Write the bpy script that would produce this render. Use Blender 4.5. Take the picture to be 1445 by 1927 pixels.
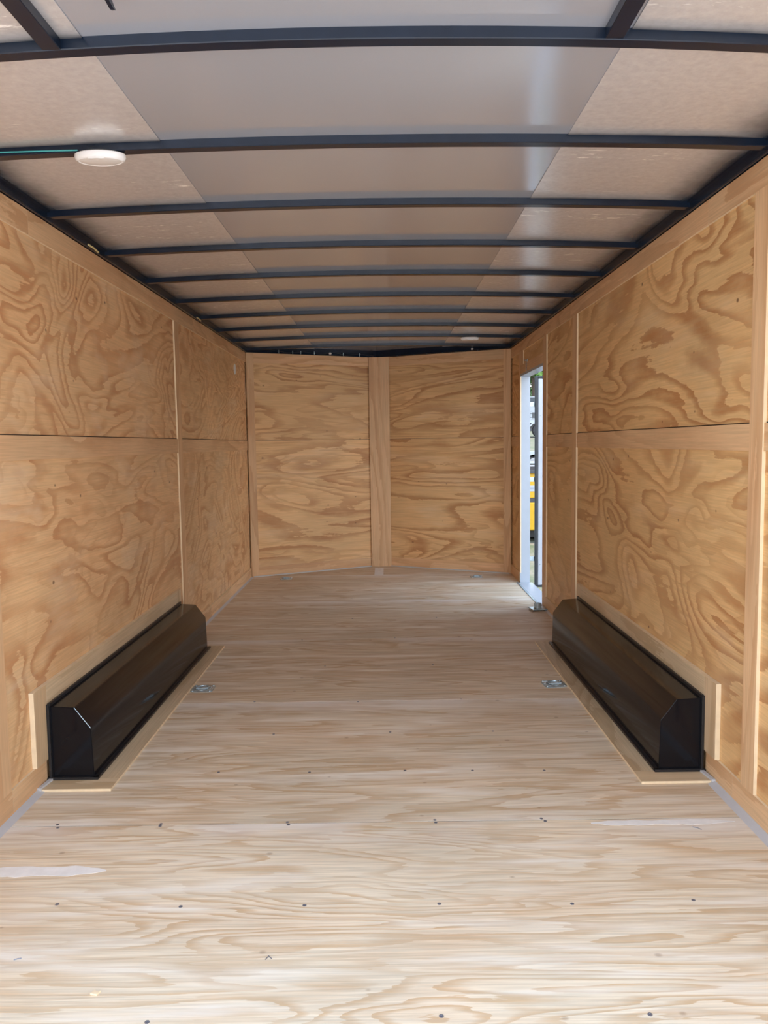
import bpy, bmesh, math, random
from mathutils import Vector, Matrix, Euler

for o in list(bpy.data.objects):
    bpy.data.objects.remove(o, do_unlink=True)
scene = bpy.context.scene
COL = scene.collection

# ------------------------------------------------------------------ camera
F_PX = 1480.1
PITCH, ROLL, YAW = 0.08661, -0.01447, -0.00236
CAM = Vector((0.0494, 0.0, 1.2348))
fw = Vector((math.sin(YAW)*math.cos(PITCH), math.cos(YAW)*math.cos(PITCH), -math.sin(PITCH)))
rt = Vector((math.cos(YAW), -math.sin(YAW), 0.0))
up = rt.cross(fw)
rt2 = rt*math.cos(ROLL) + up*math.sin(ROLL)
up2 = up*math.cos(ROLL) - rt*math.sin(ROLL)
cam_data = bpy.data.cameras.new('camera')
cam_data.sensor_fit = 'VERTICAL'
cam_data.sensor_height = 36.0
cam_data.lens = F_PX*36.0/1927.0
cam_data.clip_start = 0.02
cam_data.clip_end = 500
cam = bpy.data.objects.new('camera', cam_data)
M = Matrix((rt2, up2, -fw)).transposed().to_4x4()
M.translation = CAM
cam.matrix_world = M
COL.objects.link(cam)
scene.camera = cam

# ------------------------------------------------------------------ world, sun, exposure
world = bpy.data.worlds.new('bright_hazy_sky')
scene.world = world
world.use_nodes = True
wn = world.node_tree.nodes; wl = world.node_tree.links
wn.clear()
w_out = wn.new('ShaderNodeOutputWorld')
w_bg = wn.new('ShaderNodeBackground')
w_tc = wn.new('ShaderNodeTexCoord')
w_sep = wn.new('ShaderNodeSeparateXYZ')
w_ramp = wn.new('ShaderNodeValToRGB')
wl.new(w_tc.outputs['Generated'], w_sep.inputs[0])
wl.new(w_sep.outputs['Z'], w_ramp.inputs[0])
w_ramp.color_ramp.elements[0].position = 0.0
w_ramp.color_ramp.elements[0].color = (1.0, 0.99, 0.97, 1)
w_ramp.color_ramp.elements[1].position = 0.4
w_ramp.color_ramp.elements[1].color = (0.70, 0.82, 1.0, 1)
w_e = w_ramp.color_ramp.elements.new(1.0); w_e.color = (0.52, 0.71, 1.0, 1)
wl.new(w_ramp.outputs[0], w_bg.inputs['Color'])
w_bg.inputs['Strength'].default_value = 2.35
wl.new(w_bg.outputs[0], w_out.inputs[0])

sun_d = bpy.data.lights.new('sun', 'SUN')
sun_d.energy = 8.0
sun_d.angle = math.radians(3.0)
sun_d.color = (1.0, 0.92, 0.80)
sun = bpy.data.objects.new('sun', sun_d)
# high sun, on the left and a little ahead, so that it lights the ground behind the trailer but not its inside
sd = Vector((0.62, -0.16, -0.95)).normalized()
sun.rotation_euler = sd.to_track_quat('-Z', 'Y').to_euler()
sun.location = (-10, 4, 20)
COL.objects.link(sun)

scene.view_settings.view_transform = 'Standard'
scene.view_settings.look = 'None'
scene.view_settings.gamma = 1.0
scene.view_settings.exposure = 0.9
scene.view_settings.use_curve_mapping = False
try:
    scene.cycles.max_bounces = 14
    scene.cycles.diffuse_bounces = 10
    scene.cycles.glossy_bounces = 6
except Exception:
    pass

# ------------------------------------------------------------------ tagging helpers
def tag(o, label=None, cat=None, group=None, kind=None):
    if label: o['label'] = label
    if cat: o['category'] = cat
    if group: o['group'] = group
    if kind: o['kind'] = kind
    return o

def empty(name, loc, rz=0.0):
    o = bpy.data.objects.new(name, None)
    o.location = loc
    o.rotation_euler = (0, 0, rz)
    o.empty_display_size = 0.1
    COL.objects.link(o)
    return o

class MB:
    """collects geometry, then links it as one mesh object"""
    def __init__(self):
        self.bm = bmesh.new()
    def box(self, a, b, bevel=0.0):
        x0, y0, z0 = [min(p, q) for p, q in zip(a, b)]
        x1, y1, z1 = [max(p, q) for p, q in zip(a, b)]
        v = [self.bm.verts.new(c) for c in
             ((x0,y0,z0),(x1,y0,z0),(x1,y1,z0),(x0,y1,z0),(x0,y0,z1),(x1,y0,z1),(x1,y1,z1),(x0,y1,z1))]
        fs = [self.bm.faces.new([v[i] for i in q]) for q in
              ((0,3,2,1),(4,5,6,7),(0,1,5,4),(1,2,6,5),(2,3,7,6),(3,0,4,7))]
        if bevel > 0:
            es = list({e for f in fs for e in f.edges})
            bmesh.ops.bevel(self.bm, geom=es, offset=bevel, segments=1, affect='EDGES', profile=0.5)
        return self
    def prism(self, pts, axis, a, b):
        """polygon pts (2D) extruded along axis from a to b"""
        def P(p, t):
            if axis == 'x': return (t, p[0], p[1])
            if axis == 'y': return (p[0], t, p[1])
            return (p[0], p[1], t)
        A = [self.bm.verts.new(P(p, a)) for p in pts]
        B = [self.bm.verts.new(P(p, b)) for p in pts]
        n = len(pts)
        self.bm.faces.new(A); self.bm.faces.new(B[::-1])
        for i in range(n):
            self.bm.faces.new((A[i], B[i], B[(i+1) % n], A[(i+1) % n]))
        return self
    def lathe(self, prof, n=24, c=(0,0,0), axis='z'):
        """prof: list of (r, h)"""
        rings = []
        for r, h in prof:
            ring = []
            for i in range(n):
                t = 2*math.pi*i/n
                p = (r*math.cos(t), r*math.sin(t), h)
                if axis == 'x': p = (h, p[0], p[1])
                elif axis == 'y': p = (p[0], h, p[1])
                ring.append(self.bm.verts.new((c[0]+p[0], c[1]+p[1], c[2]+p[2])))
            rings.append(ring)
        for a, b in zip(rings, rings[1:]):
            for i in range(n):
                self.bm.faces.new((a[i], a[(i+1) % n], b[(i+1) % n], b[i]))
        self.bm.faces.new(rings[0][::-1]); self.bm.faces.new(rings[-1])
        return self
    def tube(self, pts, r, n=8, closed=False):
        pts = [Vector(p) for p in pts]
        rings = []
        m = len(pts)
        for i, p in enumerate(pts):
            if closed:
                d = pts[(i+1) % m] - pts[i-1]
            else:
                d = pts[min(i+1, m-1)] - pts[max(i-1, 0)]
            d.normalize()
            u = Vector((0,0,1)) if abs(d.z) < 0.9 else Vector((1,0,0))
            s = d.cross(u).normalized(); t = s.cross(d)
            rings.append([self.bm.verts.new(p + s*(r*math.cos(2*math.pi*k/n)) + t*(r*math.sin(2*math.pi*k/n))) for k in range(n)])
        seq = list(zip(rings, rings[1:])) + ([(rings[-1], rings[0])] if closed else [])
        for a, b in seq:
            for k in range(n):
                self.bm.faces.new((a[k], a[(k+1) % n], b[(k+1) % n], b[k]))
        if not closed:
            self.bm.faces.new(rings[0][::-1]); self.bm.faces.new(rings[-1])
        return self
    def build(self, name, mat, parent=None, smooth=False, loc=None):
        bmesh.ops.recalc_face_normals(self.bm, faces=self.bm.faces[:])
        me = bpy.data.meshes.new(name)
        if loc is not None:
            bmesh.ops.translate(self.bm, verts=self.bm.verts[:], vec=-Vector(loc))
        self.bm.to_mesh(me); self.bm.free()
        me.materials.append(mat)
        if smooth:
            for p in me.polygons: p.use_smooth = True
            try: me.set_sharp_from_angle(angle=math.radians(38))
            except Exception: pass
        o = bpy.data.objects.new(name, me)
        if loc is not None: o.location = loc
        COL.objects.link(o)
        if parent is not None: o.parent = parent
        return o

def bx(name, a, b, mat, parent=None, bevel=0.0):
    """one box object whose origin sits at its own centre"""
    c = [(p+q)/2 for p, q in zip(a, b)]
    return MB().box(a, b, bevel).build(name, mat, parent, loc=c)

def edged(o, axis):
    """the cut edges of a board (faces not square to axis) show raw plies"""
    o.data.materials.append(m_edge)
    for p in o.data.polygons:
        if abs(p.normal[axis]) < 0.7: p.material_index = 1
    return o

def copy_tree(o, parent=None):
    c = o.copy(); COL.objects.link(c); c.parent = parent
    for ch in list(o.children):
        copy_tree(ch, c)
    return c

# ------------------------------------------------------------------ materials
def new_mat(name):
    m = bpy.data.materials.new(name)
    m.use_nodes = True
    nt = m.node_tree
    b = nt.nodes['Principled BSDF']
    return m, nt, b

def math_node(nt, op, a, b=None, c=None):
    n = nt.nodes.new('ShaderNodeMath'); n.operation = op
    for i, v in enumerate((a, b, c)):
        if v is None: continue
        if isinstance(v, (int, float)): n.inputs[i].default_value = v
        else: nt.links.new(v, n.inputs[i])
    return n.outputs[0]

def ramp(nt, fac, stops, interp='LINEAR'):
    r = nt.nodes.new('ShaderNodeValToRGB')
    r.color_ramp.interpolation = interp
    els = r.color_ramp.elements
    while len(els) > 1: els.remove(els[-1])
    for i, (p, c) in enumerate(stops):
        e = els[0] if i == 0 else els.new(p)
        e.position = p
        e.color = (c, c, c, 1) if isinstance(c, (int, float)) else (*c, 1)
    nt.links.new(fac, r.inputs[0])
    return r.outputs[0]

def noise(nt, vec, scale, detail=2.0, rough=0.5, dist=0.0):
    n = nt.nodes.new('ShaderNodeTexNoise')
    n.inputs['Scale'].default_value = scale
    n.inputs['Detail'].default_value = detail
    n.inputs['Roughness'].default_value = rough
    n.inputs['Distortion'].default_value = dist
    nt.links.new(vec, n.inputs['Vector'])
    return n.outputs['Fac']

def mixc(nt, fac, a, b, mode='MIX'):
    n = nt.nodes.new('ShaderNodeMix'); n.data_type = 'RGBA'; n.blend_type = mode
    if isinstance(fac, (int, float)): n.inputs[0].default_value = fac
    else: nt.links.new(fac, n.inputs[0])
    for idx, v in ((6, a), (7, b)):
        if isinstance(v, tuple): n.inputs[idx].default_value = (*v, 1)
        else: nt.links.new(v, n.inputs[idx])
    return n.outputs[2]

def scaled(nt, vec, s):
    n = nt.nodes.new('ShaderNodeVectorMath'); n.operation = 'MULTIPLY'
    nt.links.new(vec, n.inputs[0]); n.inputs[1].default_value = s
    return n.outputs[0]

def plywood(name, axis, light, dark, rings=9.0, field=1.3, stretch=0.33, contrast=1.0, knots=0.6,
            fibre=0.12, jag_amt=0.42, fine=0.0, pins=0.0, normal='x', bleach=None, bleach_amt=0.0, rough=0.55, swirl=0.5, haze=None):
    """rotary-cut pine veneer: contour bands of a slow field stretched along the grain"""
    m, nt, b = new_mat(name)
    L = nt.links
    tc = nt.nodes.new('ShaderNodeTexCoord')
    oi = nt.nodes.new('ShaderNodeObjectInfo')
    off = nt.nodes.new('ShaderNodeVectorMath'); off.operation = 'SCALE'
    comb = nt.nodes.new('ShaderNodeCombineXYZ')
    L.new(oi.outputs['Random'], comb.inputs[0])
    r2 = math_node(nt, 'FRACT', math_node(nt, 'MULTIPLY', oi.outputs['Random'], 17.31))
    r3 = math_node(nt, 'FRACT', math_node(nt, 'MULTIPLY', oi.outputs['Random'], 53.77))
    L.new(r2, comb.inputs[1]); L.new(r3, comb.inputs[2])
    L.new(comb.outputs[0], off.inputs[0]); off.inputs['Scale'].default_value = 40.0
    def st(k):
        return tuple(k if 'xyz'[i] == axis else 1.0 for i in range(3))
    def pos(k):
        n = nt.nodes.new('ShaderNodeVectorMath'); n.operation = 'ADD'
        L.new(scaled(nt, tc.outputs['Object'], st(k)), n.inputs[0]); L.new(off.outputs[0], n.inputs[1])
        return n.outputs[0]
    p = pos(stretch)
    n1 = noise(nt, p, field, 2.2, 0.45, swirl)
    # rings tighten around knots
    vo = nt.nodes.new('ShaderNodeTexVoronoi'); vo.feature = 'SMOOTH_F1'
    vo.inputs['Scale'].default_value = field*1.15
    vo.inputs['Smoothness'].default_value = 0.35
    L.new(pos(stretch*1.4), vo.inputs['Vector'])
    kn = math_node(nt, 'POWER', math_node(nt, 'MAXIMUM', math_node(nt, 'SUBTRACT', 1.0, math_node(nt, 'MULTIPLY', vo.outputs['Distance'], 1.5)), 0.0), 2.0)
    jag = noise(nt, pos(0.06), 55.0, 2.0, 0.6)
    wob = noise(nt, pos(0.3), 12.0, 3.0, 0.6)
    s = math_node(nt, 'MULTIPLY', n1, math_node(nt, 'MULTIPLY', math_node(nt, 'ADD', math_node(nt, 'MULTIPLY', r2, 0.8), 0.6), rings))
    s = math_node(nt, 'ADD', s, math_node(nt, 'MULTIPLY', kn, knots*3.0))
    s = math_node(nt, 'ADD', s, math_node(nt, 'MULTIPLY', jag, jag_amt))
    s = math_node(nt, 'ADD', s, math_node(nt, 'MULTIPLY', wob, 0.35))
    wob2 = noise(nt, pos(0.4), 30.0, 3.0, 0.65)
    s = math_node(nt, 'ADD', s, math_node(nt, 'MULTIPLY', wob2, 0.32))
    fr = math_node(nt, 'FRACT', s)
    band = ramp(nt, fr, [(0.0, 0.0), (0.45, 0.05), (0.62, 0.55), (0.84, 1.0), (0.965, 1.0), (1.0, 0.0)])
    amt = noise(nt, pos(stretch), field*2.3, 2.0, 0.5)
    amt = ramp(nt, amt, [(0.34, 0.38), (0.60, 1.0)])
    band = math_node(nt, 'MULTIPLY', math_node(nt, 'MULTIPLY', band, amt), contrast)
    fb = noise(nt, pos(0.025), 160.0, 2.0, 0.65)
    band = math_node(nt, 'MULTIPLY', band, ramp(nt, fb, [(0.25, 0.62), (0.65, 1.08)]))
    if fine > 0:
        n2 = noise(nt, pos(stretch*0.55), field*3.0, 2.0, 0.55, 0.6)
        s2 = math_node(nt, 'ADD', math_node(nt, 'MULTIPLY', n2, rings*0.55), math_node(nt, 'MULTIPLY', jag, jag_amt*0.7))
        b2 = ramp(nt, math_node(nt, 'FRACT', s2), [(0.0, 0.0), (0.5, 0.1), (0.8, 0.8), (0.96, 1.0), (1.0, 0.0)])
        sel = ramp(nt, noise(nt, pos(stretch), field*0.9, 2.0, 0.5), [(0.4, 0.15), (0.6, 1.0)])
        band = math_node(nt, 'MAXIMUM', band, math_node(nt, 'MULTIPLY', math_node(nt, 'MULTIPLY', b2, sel), fine))
    col = mixc(nt, band, light, dark)
    # fine fibre streaks along the grain
    fbr = ramp(nt, fb, [(0.25, 1.0 - fibre*1.6), (0.75, 1.0 + fibre*0.4)])
    col = mixc(nt, 1.0, col, fbr, 'MULTIPLY')
    # slow tone change from sheet to sheet and across it
    tone = noise(nt, pos(0.7), 2.2, 3.0, 0.55)
    tr = ramp(nt, tone, [(0.25, 0.86), (0.75, 1.08)])
    col = mixc(nt, 1.0, col, tr, 'MULTIPLY')
    pk = noise(nt, pos(0.6), 3.1, 3.0, 0.6)
    col = mixc(nt, ramp(nt, pk, [(0.42, 0.0), (0.66, 0.55)]), col, mixc(nt, 1.0, col, (1.0, 0.90, 0.84), 'MULTIPLY'))
    sheet = ramp(nt, r3, [(0.0, 0.93), (1.0, 1.05)])
    col = mixc(nt, 1.0, col, sheet, 'MULTIPLY')
    if bleach:
        bl = noise(nt, pos(stretch*0.8), field*3.2, 3.0, 0.6, 0.3)
        blr = ramp(nt, bl, [(0.52, 0.0), (0.68, bleach_amt)])
        blr = math_node(nt, 'MULTIPLY', blr, ramp(nt, jag, [(0.3, 0.35), (0.65, 1.0)]))
        col = mixc(nt, blr, col, bleach)
    if haze:
        sg = nt.nodes.new('ShaderNodeSeparateXYZ'); L.new(tc.outputs['Generated'], sg.inputs[0])
        hz = ramp(nt, sg.outputs['Y'], [(0.0, 0.5), (0.03, 0.0), (0.86, 0.0), (0.985, 1.0)])
        hn = noise(nt, pos(0.5), 3.5, 3.0, 0.6)
        hz = math_node(nt, 'MULTIPLY', hz, ramp(nt, hn, [(0.42, 0.0), (0.60, 0.75)]))
        col = mixc(nt, hz, col, haze)
    # small dark knots and pin marks
    if pins > 0:
        sk = nt.nodes.new('ShaderNodeSeparateXYZ'); L.new(pos(0.75), sk.inputs[0])
        ck = nt.nodes.new('ShaderNodeCombineXYZ')
        ab = [k for k in 'XYZ' if k != normal.upper()]
        L.new(sk.outputs[ab[0]], ck.inputs[0]); L.new(sk.outputs[ab[1]], ck.inputs[1])
        vk = nt.nodes.new('ShaderNodeTexVoronoi'); vk.feature = 'F1'; vk.voronoi_dimensions = '2D'
        vk.inputs['Scale'].default_value = 4.0
        L.new(ck.outputs[0], vk.inputs['Vector'])
        sepc = nt.nodes.new('ShaderNodeSeparateColor')
        L.new(vk.outputs['Color'], sepc.inputs[0])
        dk = math_node(nt, 'ADD', vk.outputs['Distance'], math_node(nt, 'MULTIPLY', sepc.outputs[1], 0.022))
        spot = ramp(nt, dk, [(0.018, 1.0), (0.04, 0.0)])
        some = ramp(nt, sepc.outputs[0], [(0.62, 0.0), (0.66, pins)])
        col = mixc(nt, math_node(nt, 'MULTIPLY', spot, some), col, (0.12, 0.045, 0.02))
    L.new(col, b.inputs['Base Color'])
    b.inputs['Roughness'].default_value = rough
    b.inputs['Specular IOR Level'].default_value = 0.35
    bp = nt.nodes.new('ShaderNodeBump'); bp.inputs['Strength'].default_value = 0.12
    bp.inputs['Distance'].default_value = 0.004
    L.new(fb, bp.inputs['Height']); L.new(bp.outputs[0], b.inputs['Normal'])
    return m

def plain(name, col, rough=0.5, metal=0.0, spec=0.5, var=0.08, scale=12.0, bump=0.0, bscale=60.0, coat=0.0):
    m, nt, b = new_mat(name)
    tc = nt.nodes.new('ShaderNodeTexCoord')
    n = noise(nt, tc.outputs['Object'], scale, 3.0, 0.55)
    r = ramp(nt, n, [(0.3, tuple(max(0.0, c*(1-var)) for c in col)), (0.7, tuple(min(1.0, c*(1+var)) for c in col))])
    nt.links.new(r, b.inputs['Base Color'])
    b.inputs['Roughness'].default_value = rough
    b.inputs['Metallic'].default_value = metal
    b.inputs['Specular IOR Level'].default_value = spec
    b.inputs['Coat Weight'].default_value = coat
    if bump > 0:
        bn = noise(nt, tc.outputs['Object'], bscale, 3.0, 0.6)
        bp = nt.nodes.new('ShaderNodeBump'); bp.inputs['Strength'].default_value = bump
        bp.inputs['Distance'].default_value = 0.004
        nt.links.new(bn, bp.inputs['Height']); nt.links.new(bp.outputs[0], b.inputs['Normal'])
    return m

WL, WD = (0.82, 0.535, 0.28), (0.59, 0.295, 0.13)
m_side = plywood('side_wall_plywood', 'y', WL, WD, rings=15.0, field=1.6, stretch=0.55, swirl=1.3, contrast=1.0, fine=0.35, pins=0.8, bleach=(0.80, 0.66, 0.47), bleach_amt=0.35)
m_side_r = plywood('right_wall_plywood', 'y', (0.79, 0.52, 0.245), (0.50, 0.245, 0.095), rings=14.0, fine=0.4, pins=0.8, field=1.4, stretch=0.36, knots=0.9, swirl=1.3, bleach=(0.78, 0.64, 0.44), bleach_amt=0.25)
m_front = plywood('front_wall_plywood', 'x', (0.77, 0.50, 0.245), (0.48, 0.24, 0.10), rings=15.0, field=1.9, stretch=0.24, swirl=1.2, fine=0.55, pins=0.6, normal='y', knots=0.7, bleach=(0.78, 0.62, 0.42), bleach_amt=0.3)
BL, BD = (0.76, 0.50, 0.28), (0.58, 0.32, 0.155)
m_bat_y = plywood('batten_plywood_lengthwise', 'y', BL, BD, rings=7.0, field=3.0, stretch=0.16, contrast=0.75, knots=0.3)
m_bat_x = plywood('batten_plywood_crosswise', 'x', BL, BD, rings=7.0, field=3.0, stretch=0.16, contrast=0.75, knots=0.3)
m_bat_z = plywood('batten_plywood_upright', 'z', BL, BD, rings=7.0, field=4.0, stretch=0.1, contrast=0.7, knots=0.2)
TL, TD = (0.68, 0.52, 0.33), (0.50, 0.345, 0.19)
m_trim_y = plywood('surround_plywood_lengthwise', 'y', TL, TD, rings=7.0, field=3.0, stretch=0.16, contrast=0.8, knots=0.3)
m_trim_x = plywood('surround_plywood_crosswise', 'x', TL, TD, rings=7.0, field=3.0, stretch=0.16, contrast=0.8, knots=0.3)
m_trim_z = plywood('surround_plywood_upright', 'z', TL, TD, rings=7.0, field=4.0, stretch=0.12, contrast=0.8, knots=0.3)
m_floor = plywood('floor_plywood', 'x', (0.78, 0.665, 0.50), (0.60, 0.425, 0.255), rings=13.0, field=3.6, stretch=0.15, contrast=1.0, knots=0.5, swirl=0.9, jag_amt=0.9, fine=0.6, pins=0.35, normal='z',
                  bleach=(0.80, 0.74, 0.64), bleach_amt=0.95, fibre=0.16, rough=0.6, haze=(0.76, 0.71, 0.65))
m_edge = plain('raw_plywood_edge', (0.76, 0.60, 0.39), 0.7, var=0.06, scale=30)
m_caulk = plain('grey_sealant', (0.50, 0.49, 0.49), 0.5, var=0.04)
m_putty = plain('white_wood_filler', (0.78, 0.76, 0.73), 0.7, var=0.06, scale=25)
m_seam = plain('dark_joint', (0.06, 0.045, 0.035), 0.9)
m_zinc = plain('zinc_plated_steel', (0.40, 0.49, 0.53), 0.25, metal=0.5, var=0.2, scale=40)
m_screw = plain('dark_screw_head', (0.20, 0.20, 0.23), 0.4, metal=0.5)
m_white = plain('white_plastic', (0.78, 0.77, 0.75), 0.35, var=0.02)
m_lens = plain('frosted_light_lens', (0.72, 0.69, 0.65), 0.25, var=0.02)
m_alu = plain('pale_aluminium', (0.42, 0.45, 0.49), 0.4, metal=0.0, var=0.04)
m_jamb = plain('satin_aluminium_frame', (0.36, 0.41, 0.47), 0.35, var=0.03)
m_gasket = plain('black_rubber_gasket', (0.02, 0.024, 0.028), 0.5, var=0.2)
m_black = plain('black_gloss_steel', (0.006, 0.006, 0.008), 0.11, spec=0.25, var=0.15, scale=4, bump=0.02, bscale=7)
m_flange = plain('black_flange_sealer', (0.012, 0.012, 0.014), 0.35, var=0.3, scale=40, bump=0.3, bscale=50)
m_rib = plain('black_painted_tube', (0.005, 0.011, 0.024), 0.22, spec=0.40, var=0.2, scale=8, bump=0.03, bscale=30)
m_wire = plain('yellow_wire', (0.62, 0.52, 0.24), 0.5)
m_teal = plain('teal_wire', (0.05, 0.33, 0.33), 0.45)
m_shell = plain('dark_wall_cavity', (0.09, 0.07, 0.06), 0.7)

def galvanised(name, col, rough, bump, streak):
    m, nt, b = new_mat(name)
    tc = nt.nodes.new('ShaderNodeTexCoord')
    n = noise(nt, tc.outputs['Object'], 45.0, 4.0, 0.65)
    c = ramp(nt, n, [(0.3, tuple(v*0.90 for v in col)), (0.7, tuple(min(1, v*1.06) for v in col))])
    # white scuffs in rows running across the sheet
    w = noise(nt, scaled(nt, tc.outputs['Object'], (7.0, 30.0, 1.0)), 1.6, 4.0, 0.7)
    rowm = noise(nt, scaled(nt, tc.outputs['Object'], (0.35, 6.0, 1.0)), 1.3, 1.0, 0.5)
    sc = math_node(nt, 'MULTIPLY', ramp(nt, w, [(0.60, 0.0), (0.68, 1.0)]), ramp(nt, rowm, [(0.53, 0.0), (0.60, streak)]))
    c = mixc(nt, sc, c, (0.85, 0.84, 0.80))
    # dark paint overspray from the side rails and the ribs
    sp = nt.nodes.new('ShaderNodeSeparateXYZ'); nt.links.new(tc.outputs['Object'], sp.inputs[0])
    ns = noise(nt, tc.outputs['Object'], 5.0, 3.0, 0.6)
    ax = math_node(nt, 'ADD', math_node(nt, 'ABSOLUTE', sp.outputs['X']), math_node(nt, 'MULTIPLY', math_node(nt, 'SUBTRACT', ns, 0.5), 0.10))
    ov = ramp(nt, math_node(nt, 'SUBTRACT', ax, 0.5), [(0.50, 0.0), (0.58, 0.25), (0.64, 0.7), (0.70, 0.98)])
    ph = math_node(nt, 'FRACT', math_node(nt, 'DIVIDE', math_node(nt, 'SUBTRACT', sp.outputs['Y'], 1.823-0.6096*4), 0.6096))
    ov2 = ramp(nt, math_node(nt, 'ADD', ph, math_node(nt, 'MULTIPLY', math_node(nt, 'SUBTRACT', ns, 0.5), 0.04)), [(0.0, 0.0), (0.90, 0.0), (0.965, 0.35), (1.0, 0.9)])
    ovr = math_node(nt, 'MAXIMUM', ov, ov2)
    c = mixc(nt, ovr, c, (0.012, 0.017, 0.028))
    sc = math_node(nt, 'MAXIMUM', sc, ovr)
    nt.links.new(c, b.inputs['Base Color'])
    met = math_node(nt, 'SUBTRACT', 0.42, math_node(nt, 'MULTIPLY', sc, 0.4))
    nt.links.new(met, b.inputs['Metallic'])
    b.inputs['Roughness'].default_value = rough
    bn = noise(nt, tc.outputs['Object'], 70.0, 3.0, 0.6)
    bp = nt.nodes.new('ShaderNodeBump'); bp.inputs['Strength'].default_value = bump
    bp.inputs['Distance'].default_value = 0.003
    nt.links.new(bn, bp.inputs['Height']); nt.links.new(bp.outputs[0], b.inputs['Normal'])
    return m
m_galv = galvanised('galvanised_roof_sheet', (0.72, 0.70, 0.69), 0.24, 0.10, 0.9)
m_grey, _nt, _b = new_mat('grey_coated_roof_sheet')
_tc = _nt.nodes.new('ShaderNodeTexCoord')
_n = noise(_nt, _tc.outputs['Object'], 90.0, 3.0, 0.6)
_b.inputs['Base Color'].default_value = (0.50, 0.515, 0.56, 1)
_b.inputs['Metallic'].default_value = 0.45
_b.inputs['Roughness'].default_value = 0.12
_bp = _nt.nodes.new('ShaderNodeBump'); _bp.inputs['Strength'].default_value = 0.05; _bp.inputs['Distance'].default_value = 0.003
_nt.links.new(_n, _bp.inputs['Height']); _nt.links.new(_bp.outputs[0], _b.inputs['Normal'])

# ------------------------------------------------------------------ dimensions (metres, y runs from the rear opening to the nose)
W = 1.22          # half width at the face of the battens
PT = 0.009        # plywood thickness
ZT = 2.088        # top of the side walls
YR = 1.24         # rear end of the trailer
YC = 7.32         # where the nose begins
YA = 7.93         # tip of the nose
GZ = -0.55        # ground outside
ZS, ZM0 = 1.282, 1.195   # top and bottom of the mid rail
ZB, ZTR = 0.09, 2.0      # baseboard top, top-rail bottom
D0, D1, DZ = 5.868, 6.83, 1.793   # side door opening

# ------------------------------------------------------------------ floor
floor = MB().prism([(-W-0.05, YR), (W+0.012, YR), (W+0.012, YC), (0, YA+0.05), (-W-0.05, YC)], 'z', -0.12, -0.019).build('floor', m_shell)
tag(floor, 'pale plywood trailer floor laid in wide sheets across the width', 'floor', kind='structure')
seams = [YR, 2.48, 3.70, 4.918, 6.137, 7.356]
for a, b in zip(seams, seams[1:]):
    g = 0.0022
    if a > YR:
        bx('seam_gap', (-W, a-g, -0.012), (W, a+g, -0.0014), m_seam, floor)
    y0, y1 = a+g, b-g
    if y1 < YC:
        bx('floor_sheet', (-W-0.02, y0, -0.019), (W+0.009, y1, 0.0), m_floor, floor)
    else:
        t = (y1-YC)/(YA+0.02-YC)
        xe = (W+0.009)*(1-t)
        MB().prism([(-W-0.009, y0), (W+0.009, y0), (W+0.009, YC), (xe, y1), (-xe, y1), (-W-0.009, YC)], 'z', -0.019, 0.0)\
            .build('floor_sheet', m_floor, floor, loc=(0, (y0+y1)/2, -0.01))
t = (7.357-YC)/(YA+0.02-YC); xe = (W+0.009)*(1-t)
MB().prism([(-xe, 7.357), (xe, 7.357), (0, YA+0.02)], 'z', -0.019, 0.0).build('floor_sheet', m_floor, floor, loc=(0, 7.6, -0.01))

def screw(x, y, r=0.0055):
    o = MB().lathe([(r, 0.0), (r, 0.0008), (r*0.55, 0.0012), (r*0.4, 0.0006)], 10).build('screw', m_screw, floor)
    o.location = (x, y, 0.0)
    return o
s0 = screw(-0.704, 2.486)
me_s = s0.data
random.seed(4)
for x, y in [(-0.70,2.472), (-0.284,2.487), (-0.282,2.470), (0.2,2.489), (0.203,2.471), (0.547,2.489), (0.55,2.471), (-1.05,2.49), (-1.04,2.47),
             (-0.856,2.037), (-0.519,2.019), (-0.182,2.017), (0.182,2.016), (0.538,2.008), (0.865,2.018), (-0.486,1.593), (0.15,1.60), (0.6,1.597),
             (-0.604,2.892), (-0.25,2.881), (0.11,2.885), (0.361,2.877), (0.629,2.869), (-0.45,3.28), (0.05,3.285), (0.5,3.28),
             (-0.6,3.71), (-0.1,3.69), (0.4,3.71), (-0.3,4.31), (0.3,4.31), (0.1,4.93), (-0.5,4.91), (0.5,4.93), (-0.2,5.5), (0.4,5.5)]:
    c = bpy.data.objects.new('screw', me_s); c.location = (x+random.uniform(-.006,.006), y, 0); COL.objects.link(c); c.parent = floor

def patch(pts, z=0.0006):
    return MB().prism(pts, 'z', 0.0001, z).build('filler_patch', m_putty, floor)
def ragged(x0, x1, yc, h, seed, taper=1.0):
    random.seed(seed)
    n = 16
    top, bot = [], []
    for i in range(n+1):
        u = i/n
        hh = h*(0.65+0.35*random.random())*min(1.0, (1-u)*6*taper + 0.06)*min(1.0, u*8+0.15)
        x = x0+(x1-x0)*u
        top.append((x, yc+hh*0.5+random.uniform(-.002,.002))); bot.append((x, yc-hh*0.5+random.uniform(-.002,.002)))
    return top + bot[::-1]
patch(ragged(-1.19, -0.785, 2.205, 0.062, 1))
patch(ragged(0.70, 1.165, 2.452, 0.036, 2))
patch([(-0.068, 7.36), (0.018, 7.355), (0.02, 7.79), (-0.066, 7.80)])

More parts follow.
